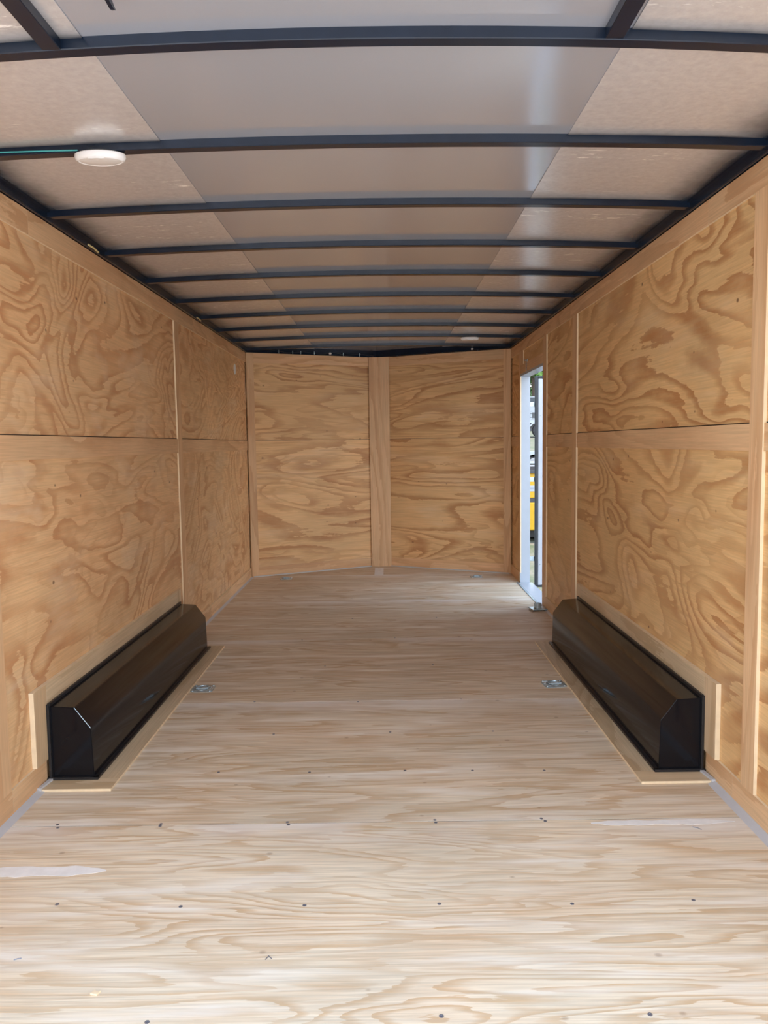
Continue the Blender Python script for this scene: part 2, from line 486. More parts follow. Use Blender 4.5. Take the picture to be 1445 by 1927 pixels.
# ------------------------------------------------------------------ walls
def wall_panels(wall, s, sheets, mat):
    """s = -1 left, +1 right; sheets: (y0, y1, z0, z1)"""
    for y0, y1, z0, z1 in sheets:
        bx('plywood_panel', (s*(W+PT), y0+.001, z0), (s*(W+2*PT), y1-.001, z1), mat, wall)
def strip(wall, name, s, y0, y1, z0, z1, mat, t=PT):
    return edged(bx(name, (s*(W+PT), y0, z0), (s*(W+PT-t), y1, z1), mat, wall), 0)

wl_ = MB().box((-W-2*PT-0.001, YR, -0.12), (-W-0.08, YC+0.03, ZT+0.03)).build('wall_left', m_shell)
tag(wl_, 'left plywood trailer wall without a door, battens over its joints', 'wall', kind='structure')
wall_panels(wl_, -1, [(YR, 2.5, 0, ZS-.001), (2.5, 4.9, 0, ZS-.001), (4.9, YC, 0, ZS-.001),
                      (YR, 2.5, ZS+.004, ZT-.002), (2.5, 4.9, ZS+.004, ZT-.002), (4.9, YC, ZS+.004, ZT-.002)], m_side)
for a, b in ((YR, 2.9), (2.9, 5.34), (5.34, YC-.004)):
    strip(wl_, 'top_rail', -1, a+.001, b, ZTR, ZT, m_bat_y)
for a, b in ((YR, 2.555), (2.556, 2.823), (4.71, 5.6), (5.601, YC-.004)):
    strip(wl_, 'baseboard', -1, a, b, 0, ZB, m_bat_y)
for a, b in ((YR, 2.45), (2.551, 4.852), (4.953, 7.30)):
    strip(wl_, 'mid_rail', -1, a, b, ZM0, ZS, m_bat_y, t=0.0075)
for y in (2.45, 4.852):
    strip(wl_, 'batten', -1, y, y+0.10, ZB, ZTR-.001, m_bat_z)
MB().prism([(-W, 0.0), (-W+0.026, 0.0), (-W, 0.010)], 'y', YR, 2.74).build('sealant_bead', m_caulk, floor)
MB().prism([(-W, 0.0), (-W+0.020, 0.0), (-W, 0.008)], 'y', 4.77, YC-.02).build('sealant_bead', m_caulk, floor)

wr_ = MB()
xo0, xo1 = W+2*PT+0.001, W+0.075
wr_.box((xo0, YR, -0.12), (xo1, D0-.02, ZT+.03)); wr_.box((xo0, D1+.02, -0.12), (xo1, YC+.03, ZT+.03))
wr_.box((xo0, D0-.02, DZ+.02), (xo1, D1+.02, ZT+.03)); wr_.box((xo0, D0-.02, -0.12), (xo1, D1+.02, -0.031))
wr_ = wr_.build('wall_right', m_shell)
tag(wr_, 'right plywood trailer wall with the narrow open side door', 'wall', kind='structure')
wall_panels(wr_, 1, [(YR, 2.49, 0, ZS-.001), (2.49, 4.885, 0, ZS-.001), (4.885, D0-.021, 0, ZS-.001), (6.851, YC, 0, ZS-.001),
                     (YR, 2.49, ZS+.004, ZT-.002), (2.49, 4.885, ZS+.004, ZT-.002), (4.885, D0-.021, ZS+.004, ZT-.002), (6.851, YC, ZS+.004, ZT-.002),
                     (D0-.02, 6.85, DZ+.02, ZT-.002)], m_side_r)
for a, b in ((YR, 2.9), (2.9, 5.0), (5.0, YC-.004)):
    strip(wr_, 'top_rail', 1, a+.001, b, ZTR, ZT, m_bat_y)
for a, b in ((YR, 2.60), (2.601, 2.822), (4.71, D0), (6.901, YC-.004)):
    strip(wr_, 'baseboard', 1, a, b, 0, ZB, m_bat_y)
for a, b in ((YR, 2.444), (2.537, 4.832), (4.94, 5.735), (6.901, 7.30)):
    strip(wr_, 'mid_rail', 1, a, b, ZM0, ZS, m_bat_y, t=0.0075)
strip(wr_, 'batten', 1, 2.445, 2.536, ZB, ZTR-.001, m_bat_z, t=0.011)
strip(wr_, 'batten', 1, 4.833, 4.939, ZB, ZTR-.001, m_bat_z, t=0.010)
strip(wr_, 'batten', 1, 5.736, D0, ZB, ZTR-.001, m_bat_z)
strip(wr_, 'batten', 1, D1, 6.90, ZB, ZTR-.001, m_bat_z)
strip(wr_, 'batten', 1, 6.70, D1-.001, 1.886, ZTR-.001, m_bat_z, t=0.0075)
strip(wr_, 'header_strip', 1, D0+.001, D1-.001, DZ, 1.885, m_bat_y)
MB().prism([(W, 0.0), (W-0.028, 0.0), (W, 0.011)], 'y', YR, 2.735).build('sealant_bead', m_caulk, floor)
MB().prism([(W, 0.0), (W-0.018, 0.0), (W, 0.008)], 'y', 4.77, D0).build('sealant_bead', m_caulk, floor)

# outer skin and rear posts
m_skin = plain('white_outer_skin', (0.55, 0.57, 0.60), 0.35, var=0.03)
bx('outer_skin', (-W-0.0805, YR, -0.14), (-W-0.086, YC+.05, ZT+.10), m_skin, wl_)
for a, b in (((YR, -0.14), (D0-.02, ZT+.10)), ((D1+.02, -0.14), (YC+.05, ZT+.10)), ((D0-.02, DZ+.02), (D1+.02, ZT+.10)), ((D0-.02, -0.14), (D1+.02, -0.031))):
    bx('outer_skin', (W+.0755, a[0], a[1]), (W+.081, b[0], b[1]), m_skin, wr_)
bx('rear_post', (-W+.012, YR-.06, -0.16), (-W-.09, YR-.001, 2.19), m_rib, wl_, bevel=0.004)
bx('rear_post', (W-.012, YR-.06, -0.16), (W+.09, YR-.001, 2.19), m_rib, wr_, bevel=0.004)

# front wall: a shallow V
wf_ = MB().prism([(-W-.06, YC+.022), (0, YA+.022), (W+.06, YC+.022), (W+.06, YC+.08), (0, YA+.09), (-W-.06, YC+.08)], 'z', -0.12, ZT+.03).build('wall_front', m_shell)
tag(wf_, 'far plywood wall of the trailer folded into a shallow V', 'wall', kind='structure')
for s in (-1, 1):
    P = Vector((s*W, YC, 0)); Q = Vector((0, YA, 0))
    d = (Q-P); Ln = d.length; d.normalize()
    n = Vector((-d.y*-s, d.x*-s, 0))            # towards the room
    if n.y > 0: n = -n
    ang = math.atan2(d.y, d.x)
    def fbox(name, a0, a1, z0, z1, t0, t1, mat):
        # local x along the wall, local y out of it
        c = P + d*((a0+a1)/2) + n*((t0+t1)/2) + Vector((0, 0, (z0+z1)/2))
        o = MB().box((-(a1-a0)/2, -(t1-t0)/2, -(z1-z0)/2), ((a1-a0)/2, (t1-t0)/2, (z1-z0)/2)).build(name, mat, wf_)
        o.location = c; o.rotation_euler = (0, 0, ang)
        return o
    fbox('plywood_panel', 0.0, Ln-0.004, 0.0, ZS-.003, -2*PT, -PT+.003, m_front)
    fbox('plywood_panel', 0.0, Ln-0.004, ZS, ZT-.002, -2*PT, -PT, m_front)
    fbox('baseboard', 0.075, Ln-0.108, 0.0, ZB, -PT, 0.0, m_bat_x)
    fbox('top_rail', 0.075, Ln-0.108, ZTR, ZT, -PT, 0.0, m_bat_x)
    fbox('corner_post', 0.004, 0.074, 0.0, ZT, -PT, 0.0015, m_bat_z)
    # grey sealant along its foot
    fbox('sealant_bead', 0.02, Ln-0.09, 0.0, 0.009, 0.0, 0.012, m_caulk)
MB().box((-0.1, 7.868, 0.0), (0.1, 7.882, ZT)).build('centre_post', m_bat_z, wf_, loc=(0, 7.875, 1.0))

# ------------------------------------------------------------------ ceiling
def zarch(x, y=3.0):
    drop = 0.026 + 0.022*max(0.0, min(1.0, (2.43-y)/0.61))     # the crown is a little rounder at the rear
    return 2.128 - drop*(min(abs(x), 1.23)/1.22)**2
RH, RW = 0.0255, 0.038
ceil_ = MB()
NX = 24
def skin(mb, xa, xb, ya, yb, dz, th=0.0015, nose=False):
    n = max(2, int(abs(xb-xa)/0.1))
    rows = []
    for i in range(n+1):
        x = xa+(xb-xa)*i/n
        y1 = yb
        if nose:
            y1 = YC+.05 + (YA-YC)*(1-min(abs(x), 1.25)/1.25)
        line = [ya, 1.82, 2.43, y1]
        lo = [(x, y, zarch(x, y)+RH+dz) for y in line]
        rows.append([mb.bm.verts.new(c) for c in lo + [(p, q, r+th) for p, q, r in lo[::-1]]])
    m_ = len(rows[0])
    for a, b in zip(rows, rows[1:]):
        for k in range(m_):
            mb.bm.faces.new((a[k], a[(k+1) % m_], b[(k+1) % m_], b[k]))
    mb.bm.faces.new(rows[0]); mb.bm.faces.new(rows[-1][::-1])
skin(ceil_, -1.29, 1.29, YR, YC, 0.006, 0.03, nose=True)
ceil_ = ceil_.build('ceiling', m_shell)
tag(ceil_, 'arched sheet metal trailer roof on dark cross ribs', 'ceiling', kind='structure')
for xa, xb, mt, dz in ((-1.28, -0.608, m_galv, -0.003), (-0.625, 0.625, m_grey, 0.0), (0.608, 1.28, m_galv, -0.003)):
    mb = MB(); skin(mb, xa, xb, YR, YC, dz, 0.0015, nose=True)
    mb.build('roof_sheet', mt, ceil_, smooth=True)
def rib(yr, xl=-1.235, xr=1.235):
    mb = MB(); rows = []
    n = 26
    for i in range(n+1):
        x = xl+(xr-xl)*i/n; z = zarch(x, yr)
        c = 0.002
        prof = ((0, z+c), (c, z), (RW-c, z), (RW, z+c), (RW, z+RH), (0, z+RH))
        rows.append([mb.bm.verts.new((x, yy, zz)) for yy, zz in prof])
    m = len(rows[0])
    for a, b in zip(rows, rows[1:]):
        for k in range(m):
            mb.bm.faces.new((a[k], a[(k+1) % m], b[(k+1) % m], b[k]))
    mb.bm.faces.new(rows[0]); mb.bm.faces.new(rows[-1][::-1])
    return mb
RY0, RSP = 1.823, 0.6096
rib(RY0).build('roof_rib', m_rib, ceil_).location = (0, RY0, 0)
r0 = rib(3.0).build('roof_rib', m_rib, ceil_)
r0.location = (0, RY0+RSP, 0)
for i in range(2, 10):
    c = bpy.data.objects.new('roof_rib', r0.data); COL.objects.link(c); c.parent = ceil_
    c.location = (0, RY0+RSP*i, 0)
bx('rear_header', (-1.207, YR-.06, 2.07), (1.207, YR+.03, 2.19), m_rib, ceil_)
for x0, x1 in ((-0.697, -0.655), (0.549, 0.590)):
    bx('roof_stringer', (x0, YR+.03, zarch(x0, 1.8)+.001), (x1, RY0, zarch(x0, 1.8)+RH+.004), m_rib, ceil_, bevel=0.0015)
for s in (-1, 1):
    bx('side_rail', (s*1.208, YR, ZT+.003), (s*1.29, YC+.02, 2.124), m_rib, ceil_, bevel=0.003)
    bx('rail_lip', (s*1.196, YR, 2.119), (s*1.208, YC, 2.124), m_rib, ceil_)
    P = Vector((s*W, YC, 0)); Q = Vector((0, YA, 0)); d = (Q-P); Ln = d.length; d.normalize()
    ang = math.atan2(d.y, d.x); c = (P+Q)/2
    o = MB().box((-Ln/2-.01, -.02, -.02), (Ln/2+.01, .045, .06)).build('nose_rail', m_rib, ceil_)
    o.location = (c.x, c.y+.012, 2.112); o.rotation_euler = (0, 0, ang)
    # flat gusset in each front corner
    MB().prism([(s*1.22, YC-.02), (s*1.22, YC+.03), (s*1.0, YC+.12), (s*0.95, YC-.02)], 'z', 2.128, 2.134).build('gusset', m_rib, ceil_)
# black tapered bracket end that hangs from the roof near the rear
MB().prism([(1.52, 2.155), (1.52, 2.128), (1.672, 2.118), (1.684, 2.122), (1.60, 2.155)], 'x', -0.494, -0.486).build('roof_bracket', m_rib, ceil_)

# wiring along the nose rail
for s in (-1, 1):
    mb = MB(); pts = []
    random.seed(11+s)
    P = Vector((s*W, YC, 0)); Q = Vector((0, YA, 0))
    for i in range(19):
        u = 0.16+0.80*i/18
        p = P.lerp(Q, u)
        pts.append((p.x, p.y-.032, 2.104+0.007*math.sin(i*1.3)+random.uniform(-.003,.003)))
    mb.tube(pts, 0.0022, 6)
    tag(mb.build('wire', m_wire if s > 0 else m_flange, ceil_), 'thin wire clipped under the nose rail')
    for k, u in enumerate((0.24, 0.34, 0.40, 0.5, 0.62, 0.72, 0.85)):
        p = P.lerp(Q, u)
        MB().box((p.x-.003, p.y-.036, 2.088), (p.x+.003, p.y-.030, 2.118)).build('wire_clip', m_zinc, ceil_)
    p = P.lerp(Q, 0.28 if s > 0 else 0.62)
    MB().lathe([(0.006, -0.012), (0.009, -0.008), (0.009, 0.008), (0.006, 0.012)], 10, axis='x', c=(p.x, p.y-.036, 2.105)).build('wire_connector', m_white, ceil_)
for y in (3.42, 5.35):
    MB().tube([(-1.196, y, 2.094), (-1.192, y+.05, 2.092), (-1.197, y+.12, 2.090)], 0.004, 6).build('wire_connector', m_wire, ceil_)

# ------------------------------------------------------------------ wheel boxes with their wooden surrounds
def wheel_box(s, label):
    root = empty('wheel_box', (s*W, 2.83, 0))
    tag(root, label, 'wheel box', 'wheel boxes')
    y0, y1 = 2.83, 4.70
    def A(x): return s*x - s*W            # local x
    prof = [(W-PT, 0.0), (1.048, 0.0), (1.054, 0.202), (1.112, 0.280), (W-PT, 0.286)]
    mb = MB(); mb.prism([(A(x), z) for x, z in prof], 'y', 0.0, y1-y0)
    bmesh.ops.bevel(mb.bm, geom=mb.bm.edges[:], offset=0.0018, segments=2, affect='EDGES')
    mb.build('cover', m_black, root, smooth=True)
    # sealed flanges: along the foot, the front foot, the wall
    def fl(a, b, nm='flange'):
        MB().box((A(a[0]), a[1]-y0, a[2]), (A(b[0]), b[1]-y0, b[2]), 0.002).build(nm, m_flange, root)
    fl((1.052, y0-.012, PT), (1.030, y1+.01, PT+.010))
    fl((W, y0-.014, PT), (1.030, y0+.001, PT+.010))
    fl((W-PT, y0-.014, PT), (W-PT-.010, y0+.002, 0.296))
    fl((W-PT, y0-.006, 0.284), (W-PT-.011, y1+.01, 0.298))
    # bright weld along the front chamfer
    c0, c1 = prof[2], prof[3]
    MB().tube([(A(c0[0]), -0.001, c0[1]), (A((c0[0]+c1[0])/2), -0.002, (c0[1]+c1[1])/2), (A(c1[0]), -0.001, c1[1])], 0.0011, 6).build('weld_seam', m_zinc if s < 0 else m_black, root)
    # surround on the floor and on the wall
    def wd(name, a, b, mat):
        c = [(p+q)/2 for p, q in zip(a, b)]
        o = MB().box((A(a[0]), a[1]-y0, a[2]), (A(b[0]), b[1]-y0, b[2]))
        return edged(o.build(name, mat, root, loc=(A(c[0]), c[1]-y0, c[2])), 2 if name == 'floor_trim' else 0)
    wd('floor_trim', (1.055, y0+.001, 0.0), (0.957, 4.76, PT), m_trim_y)
    wd('floor_trim', (W-.012, 2.740, 0.0), (0.957, y0, PT), m_trim_x)
    wd('wall_trim', (W+PT-.0005, 2.724, ZB+.002), (W-PT, y0-.003, 0.369), m_trim_z)
    wd('wall_trim', (W+PT, y0-.002, 0.286), (W-PT, 4.66, 0.369), m_trim_y)
    wd('wall_trim', (W+PT, 4.661, 0.10), (W-PT, 4.75, 0.369), m_trim_z)
    MB().prism([(A(W-.012), 2.735-y0), (A(W), 2.735-y0), (A(W-PT), 2.828-y0), (A(W-.024), 2.828-y0)], 'z', 0.0, 0.016).build('sealant_bead', m_caulk, root)
    return root
wheel_box(-1, 'long black chamfered wheel box against the left wall')
wheel_box(1, 'long black chamfered wheel box against the right wall')

# ------------------------------------------------------------------ recessed tie-down rings
def tie_down(label, loc, rz):
    root = empty('tie_down_ring', loc, rz)
    tag(root, label, 'tie-down', 'tie-down rings in the floor')
    h = 0.0575
    # plate: a rim with a dished cup in its middle
    mb = MB(); N = 32
    def sq(r, t, k):       # rounded square of half size r
        c, s_ = math.cos(t), math.sin(t)
        p = 6.0 if k else 2.0
        q = (abs(c)**p + abs(s_)**p)**(-1/p)
        return (r*q*c, r*q*s_)
    spec = [(h, 0.0, 1), (h, 0.002, 1), (h-.003, 0.0032, 1), (0.042, 0.0032, 1), (0.041, 0.0062, 0), (0.037, 0.0060, 0), (0.030, 0.0022, 0), (0.018, 0.0012, 0)]
    rings = []
    for r, z, k in spec:
        rings.append([mb.bm.verts.new((*sq(r, 2*math.pi*(i+.5)/N, k), z)) for i in range(N)])
    for a, b in zip(rings, rings[1:]):
        for i in range(N):
            mb.bm.faces.new((a[i], a[(i+1) % N], b[(i+1) % N], b[i]))
    mb.bm.faces.new(rings[-1])
    mb.build('plate', m_zinc, root, smooth=True)
    pts = []
    for i in range(25):
        t = math.pi*1.0*i/24
        pts.append((0.030*math.cos(t), -0.004+0.026*math.sin(t), 0.0095))
    pts = pts + [(-0.030, -0.018, 0.0095), (0.030, -0.018, 0.0095)]
    MB().tube(pts, 0.0042, 8, closed=True).build('ring', m_zinc, root, smooth=True)
    MB().box((-0.02, -0.030, 0.003), (0.02, -0.014, 0.0085), 0.002).build('ring_clamp', m_zinc, root)
    for x, y in ((1,1),(1,-1),(-1,1),(-1,-1)):
        MB().lathe([(0.0065, 0.003), (0.006, 0.0055), (0.003, 0.0065)], 12, c=(x*0.044, y*0.044, 0)).build('bolt', m_zinc, root, smooth=True)
    return root
tie_down('zinc tie-down ring in the floor beside the left wheel box', (-0.897, 3.925, 0), 0)
tie_down('zinc tie-down ring in the floor beside the right wheel box', (0.894, 3.925, 0), math.radians(4))
tie_down('small tie-down ring at the far left of the floor by the front wall', (-0.882, 7.215, 0), math.radians(5))
tie_down('small tie-down ring at the far right of the floor by the front wall', (0.878, 7.175, 0), math.radians(-4))

# loose upturned tie-down plate at the door
root = empty('loose_tie_down_plate', (1.155, 5.70, 0), math.radians(8))
tag(root, 'loose upturned metal plate with round cup by the side door', 'plate')
MB().box((-.058, -.058, 0.010), (.058, .058, 0.016), 0.004).build('plate', m_zinc, root)
MB().lathe([(0.031, 0.016), (0.028, 0.019), (0.0265, 0.046), (0.0265, 0.052), (0.022, 0.053), (0.021, 0.040)], 28).build('cup', m_zinc, root, smooth=True)
for x in (-1, 1):
    for y in (-1, 1):
        MB().lathe([(0.005, 0.0), (0.005, 0.010)], 10, c=(x*.044, y*.044, 0)).build('stud', m_screw, root)
MB().tube([(-.03, .038, .012), (-.03, -.02, .006), (.03, -.02, .006), (.03, .038, .012)], 0.004, 8).build('ring', m_zinc, root)

# ------------------------------------------------------------------ dome lights
def dome(label, loc):
    root = empty('dome_light', loc)
    tag(root, label, 'light', 'ceiling dome lights')
    MB().lathe([(0.068, 0.0), (0.076, -0.004), (0.0765, -0.013), (0.073, -0.021), (0.066, -0.025), (0.064, -0.0235)], 40).build('rim', m_white, root, smooth=True)
    mb = MB()
    mb.lathe([(0.0645, -0.023), (0.060, -0.0245), (0.045, -0.0265), (0.02, -0.0275), (0.002, -0.0277)], 40)
    mb.build('lens', m_lens, root, smooth=True)
    # pointed switch tab that laps over the lens
    MB().prism([(-0.024, -0.068), (-0.016, -0.062), (-0.007, -0.048), (0.0, -0.043), (0.007, -0.048), (0.016, -0.062), (0.024, -0.068), (0.0, -0.073)], 'z', -0.0285, -0.020).build('switch_tab', m_white, root)
    for ch in root.children:
        ch.data.transform(Matrix.Diagonal((1.0, 0.56, 0.92, 1.0)))
    return root
d1 = dome('round white dome light nearer the camera, left side of ceiling', (-0.795, RY0+RSP+.019, zarch(0.8)-.0005))
d2 = dome('small round dome light at the far right of the ceiling', (0.776, RY0+RSP*8+.019, zarch(0.8)-.0005))
mb = MB(); mb.tube([(0.0-.06, -.021, 0.004), (-0.16, -.0215, 0.003), (-0.28, -.022, 0.001), (-0.40, -.022, -0.001)], 0.0022, 6)
mb.build('wire', m_teal, d1)

# white vent plug on the left wall
root = empty('vent_plug', (-W-PT, 6.823, 1.89))
tag(root, 'small round white plug high on the left wall', 'vent plug')
MB().lathe([(0.046, 0.0), (0.044, 0.004), (0.036, 0.0055), (0.034, 0.004)], 28, axis='x').build('rim', m_white, root, smooth=True)
MB().lathe([(0.0345, 0.001), (0.030, 0.0045), (0.01, 0.006)], 28, axis='x').build('cap', m_white, root, smooth=True)

# hook over the side door
root = empty('door_hook', (W, 6.49, 1.80))
tag(root, 'small metal hook and chain end hanging above the side door', 'hook')
MB().box((-0.004, -.012, 0.085), (0.0, .02, 0.105), 0.001).build('hook_plate', m_zinc, root)
MB().tube([(-.004, .0, .095), (-.018, .01, .092), (-.02, .025, .098), (-.016, .035, .108)], 0.003, 8).build('hook', m_zinc, root)
for k in range(5):
    c = Vector((-.010, 0.0, 0.078-0.016*k)); pts = []
    for i in range(12):
        t = 2*math.pi*i/12
        u, v = 0.0045*math.cos(t), 0.010*math.sin(t)
        pts.append(c + (Vector((u, 0, v)) if k % 2 else Vector((0, u, v))))
    MB().tube(pts, 0.0016, 6, closed=True).build('chain_link', m_zinc, root)

# ------------------------------------------------------------------ side door: frame and open leaf
fr = empty('door_1', (W, (D0+D1)/2, 0))
tag(fr, 'tall narrow side door opening with pale aluminium frame', 'door', kind='structure')
def fbx(name, a, b, mat, parent=None, bevel=0.001):
    a = (a[0]-W, a[1]-(D0+D1)/2, a[2]); b = (b[0]-W, b[1]-(D0+D1)/2, b[2])
    return MB().box(a, b, bevel).build(name, mat, fr)
XO = 1.305
fbx('jamb', (W+.0005, D1+.0005, -0.02), (XO, D1+.019, DZ+.019), m_jamb)
fbx('jamb', (W+.0005, D0-.019, -0.02), (XO, D0-.0005, DZ+.019), m_jamb)
fbx('head_jamb', (W-.001, D0, DZ-.002), (XO, D1, DZ+.018), m_jamb)
fbx('threshold', (W-.012, D0+.0, -0.03), (XO+.02, D1, 0.003), m_alu)
fbx('threshold_strip', (W-.030, D0-.02, 0.0005), (W-.012, D1+.02, 0.0045), m_zinc)
# leaf stands open at right angles to the wall, hinged on the far jamb
leaf = empty('side_door_leaf', (1.352, D1+.035, -0.045))
tag(leaf, 'pale side door leaf standing open outside the doorway, edged with black gasket', 'door')
LW, LH = 0.93, 1.84
MB().box((0.028, 0.0, 0.02), (LW-.02, 0.04, LH-.02), 0.002).build('panel', m_alu, leaf)
MB().box((0.0, -0.012, 0.0), (0.027, 0.012, LH), 0.004).build('gasket', m_gasket, leaf)
MB().box((LW-.027, -0.012, 0.0), (LW, 0.012, LH), 0.004).build('gasket', m_gasket, leaf)
MB().box((0.027, -0.012, 0.0), (LW-.027, 0.012, 0.018), 0.003).build('gasket', m_gasket, leaf)
MB().box((0.027, -0.012, LH-.018), (LW-.027, 0.012, LH), 0.003).build('gasket', m_gasket, leaf)
MB().box((0.030, -0.006, 0.019), (0.062, 0.0, LH-.019), 0.001).build('edge_trim', m_alu, leaf)
for z in (0.2, 0.62, 1.05, 1.5):
    MB().lathe([(0.004, -0.0085), (0.004, -0.006)], 10, axis='y', c=(0.046, 0, z)).build('rivet', m_zinc, leaf)
for z in (0.25, 0.95, 1.6):
    MB().box((-0.062, 0.012, z-.02), (0.03, 0.017, z+.02), 0.001).build('hinge', m_zinc, leaf)

# ------------------------------------------------------------------ litter on the floor
random.seed(5)
def chip(name, label, x, y, pts, mat, z=0.004):
    o = MB().prism(pts, 'z', 0.0, z).build(name, mat)
    o.location = (x, y, 0.0002)
    tag(o, label, 'litter')
    return o
chip('wood_chip', 'tiny pale wood chip at the front left of the floor', -0.626, 1.684, [(-.010,-.004),(.006,-.007),(.011,.005),(.002,.003),(-.004,.008)], m_edge)
def bit(label, x, y, pts, r=0.0012, mat=m_screw):
    o = MB().tube([(a, b, r) for a, b in pts], r, 5).build('wire_scrap', mat)
    o.location = (x, y, 0.0002)
    tag(o, label, 'litter')
bit('bent dark wire scrap shaped like a caret on the front floor', -0.25, 1.801, [(-.006,-.007),(0,.006),(.008,-.004)])
bit('dark splinter at the right of the floor beside the first seam', 1.028, 2.409, [(-.014,.008),(0,.002),(.008,-.010)])
bit('short dark wire scrap near the left edge of the floor', -0.86, 1.807, [(-.008,-.003),(0,.002),(.008,.003)])

# ------------------------------------------------------------------ outside
def ground_mat():
    m, nt, b = new_mat('worn_grass')
    tc = nt.nodes.new('ShaderNodeTexCoord')
    n1 = noise(nt, tc.outputs['Object'], 1.3, 5.0, 0.65)
    n2 = noise(nt, tc.outputs['Object'], 14.0, 4.0, 0.7)
    f = math_node(nt, 'ADD', math_node(nt, 'MULTIPLY', n1, 0.6), math_node(nt, 'MULTIPLY', n2, 0.4))
    c = ramp(nt, f, [(0.40, (0.022, 0.036, 0.012)), (0.5, (0.046, 0.052, 0.026)), (0.6, (0.085, 0.075, 0.056))])
    sg = nt.nodes.new('ShaderNodeSeparateXYZ'); nt.links.new(tc.outputs['Object'], sg.inputs[0])
    edge = math_node(nt, 'ADD', sg.outputs['Y'], math_node(nt, 'MULTIPLY', n1, 2.0))
    lot = ramp(nt, math_node(nt, 'MULTIPLY', math_node(nt, 'ADD', edge, 20.0), 0.02), [(0.50, 1.0), (0.53, 0.0)])
    gv = ramp(nt, n2, [(0.3, (0.36, 0.35, 0.35)), (0.7, (0.54, 0.52, 0.51))])
    c = mixc(nt, lot, c, gv)
    nt.links.new(c, b.inputs['Base Color']); b.inputs['Roughness'].default_value = 0.9
    return m
m_ground = ground_mat()
def ground_z(y):
    pts = [(-60, GZ), (17, GZ), (26, 0.35), (45, 1.46), (90, 3.2)]
    for (a, za), (b, zb) in zip(pts, pts[1:]):
        if a <= y <= b: return za+(zb-za)*(y-a)/(b-a)
    return GZ
mb = MB(); rows = []
ys = [-60, -30, -12, -4, 0, 4, 8, 12, 15, 17, 19.25, 21.5, 23.75, 26, 32, 38, 45, 60, 75, 90]
for y in ys:
    rows.append([mb.bm.verts.new((x, y, ground_z(y))) for x in (-60, -20, -6, 0, 6, 20, 60)])
for a, b in zip(rows, rows[1:]):
    for k in range(6):
        mb.bm.faces.new((a[k], a[k+1], b[k+1], b[k]))
tag(mb.build('ground', m_ground), 'patchy worn grass ground outside the trailer', 'ground', kind='structure')

m_yel = plain('yellow_paint', (0.55, 0.31, 0.006), 0.4, var=0.06)
m_dgrey = plain('dark_grey_steel', (0.05, 0.05, 0.055), 0.5)
m_offw = plain('white_vehicle_paint', (0.36, 0.39, 0.42), 0.4, var=0.03)
m_tyre = plain('tyre_rubber', (0.02, 0.02, 0.022), 0.7)
m_rim = plain('wheel_rim', (0.30, 0.31, 0.33), 0.4, metal=0.6)
m_glass = plain('dark_window_glass', (0.02, 0.03, 0.04), 0.08)
m_blue = plain('pale_blue_steel', (0.07, 0.14, 0.20), 0.45)
m_letter = plain('faded_grey_lettering', (0.25, 0.27, 0.32), 0.6)
m_roof = plain('dark_roofing', (0.06, 0.07, 0.08), 0.8)
m_bark = plain('tree_bark', (0.07, 0.05, 0.035), 0.9)

def wheel(parent, x, y, z, r, w):
    o = MB().lathe([(r*0.55, -w/2), (r*0.92, -w/2), (r, -w*0.3), (r, w*0.3), (r*0.92, w/2), (r*0.55, w/2)], 28, axis='y').build('wheel', m_tyre, parent, smooth=True)
    o.location = (x, y, z)
    MB().lathe([(r*0.56, -w*0.52), (r*0.5, -w*0.42), (r*0.2, -w*0.40), (r*0.16, -w*0.50), (r*0.05, -w*0.5)], 20, axis='y').build('rim', m_rim, o, smooth=True)

# yellow dump trailer in front of the door gap
Y0 = 14.0
yt = empty('dump_trailer', (3.6, Y0, GZ))
tag(yt, 'yellow steel dump trailer seen in a sliver through the side door', 'trailer')
MB().box((-1.9, 0.0, 0.78), (1.9, 1.9, 1.225), 0.01).build('body', m_yel, yt)
MB().box((-1.9, 0.02, 0.70), (1.9, 1.88, 0.78)).build('frame_rail', m_dgrey, yt)
MB().box((-1.9, -0.03, 0.20), (1.9, 1.9, 0.70), 0.02).build('side_apron', m_yel, yt)
st = MB().box((-1.7, -0.006, 0.90), (1.7, 0.0, 1.005)).build('white_stripe', m_offw, yt)
for k in range(26):
    x = -1.55+k*0.115
    if k % 7 == 6: continue
    h = 0.03 if k % 3 else 0.045
    MB().box((x, -0.008, 0.955-h/2), (x+0.07, -0.005, 0.955+h/2)).build('lettering', m_letter, st)
MB().box((-1.9, -0.04, 1.225), (1.9, 0.06, 1.27)).build('top_rail', m_dgrey, yt)
MB().box((-1.9, 0.1, 1.225), (1.9, 1.8, 1.34)).build('load_tarp', m_dgrey, yt)
MB().tube([(-1.9, 0.02, 1.40), (1.9, 0.02, 1.40)], 0.03, 8).build('tarp_bar', m_rim, yt)
for x in (-1.85, -0.6, 0.6, 1.85):
    MB().box((x-.03, -0.0, 1.27), (x+.03, 0.05, 1.40)).build('tarp_bracket', m_dgrey, yt)
for x in (-0.55, 0.55):
    wheel(yt, x+.9, 0.25, 0.36, 0.36, 0.24); wheel(yt, x+.9, 1.65, 0.36, 0.36, 0.24)
MB().box((-1.9, 0.3, 0.05), (1.9, 1.6, 0.22)).build('chassis', m_dgrey, yt)

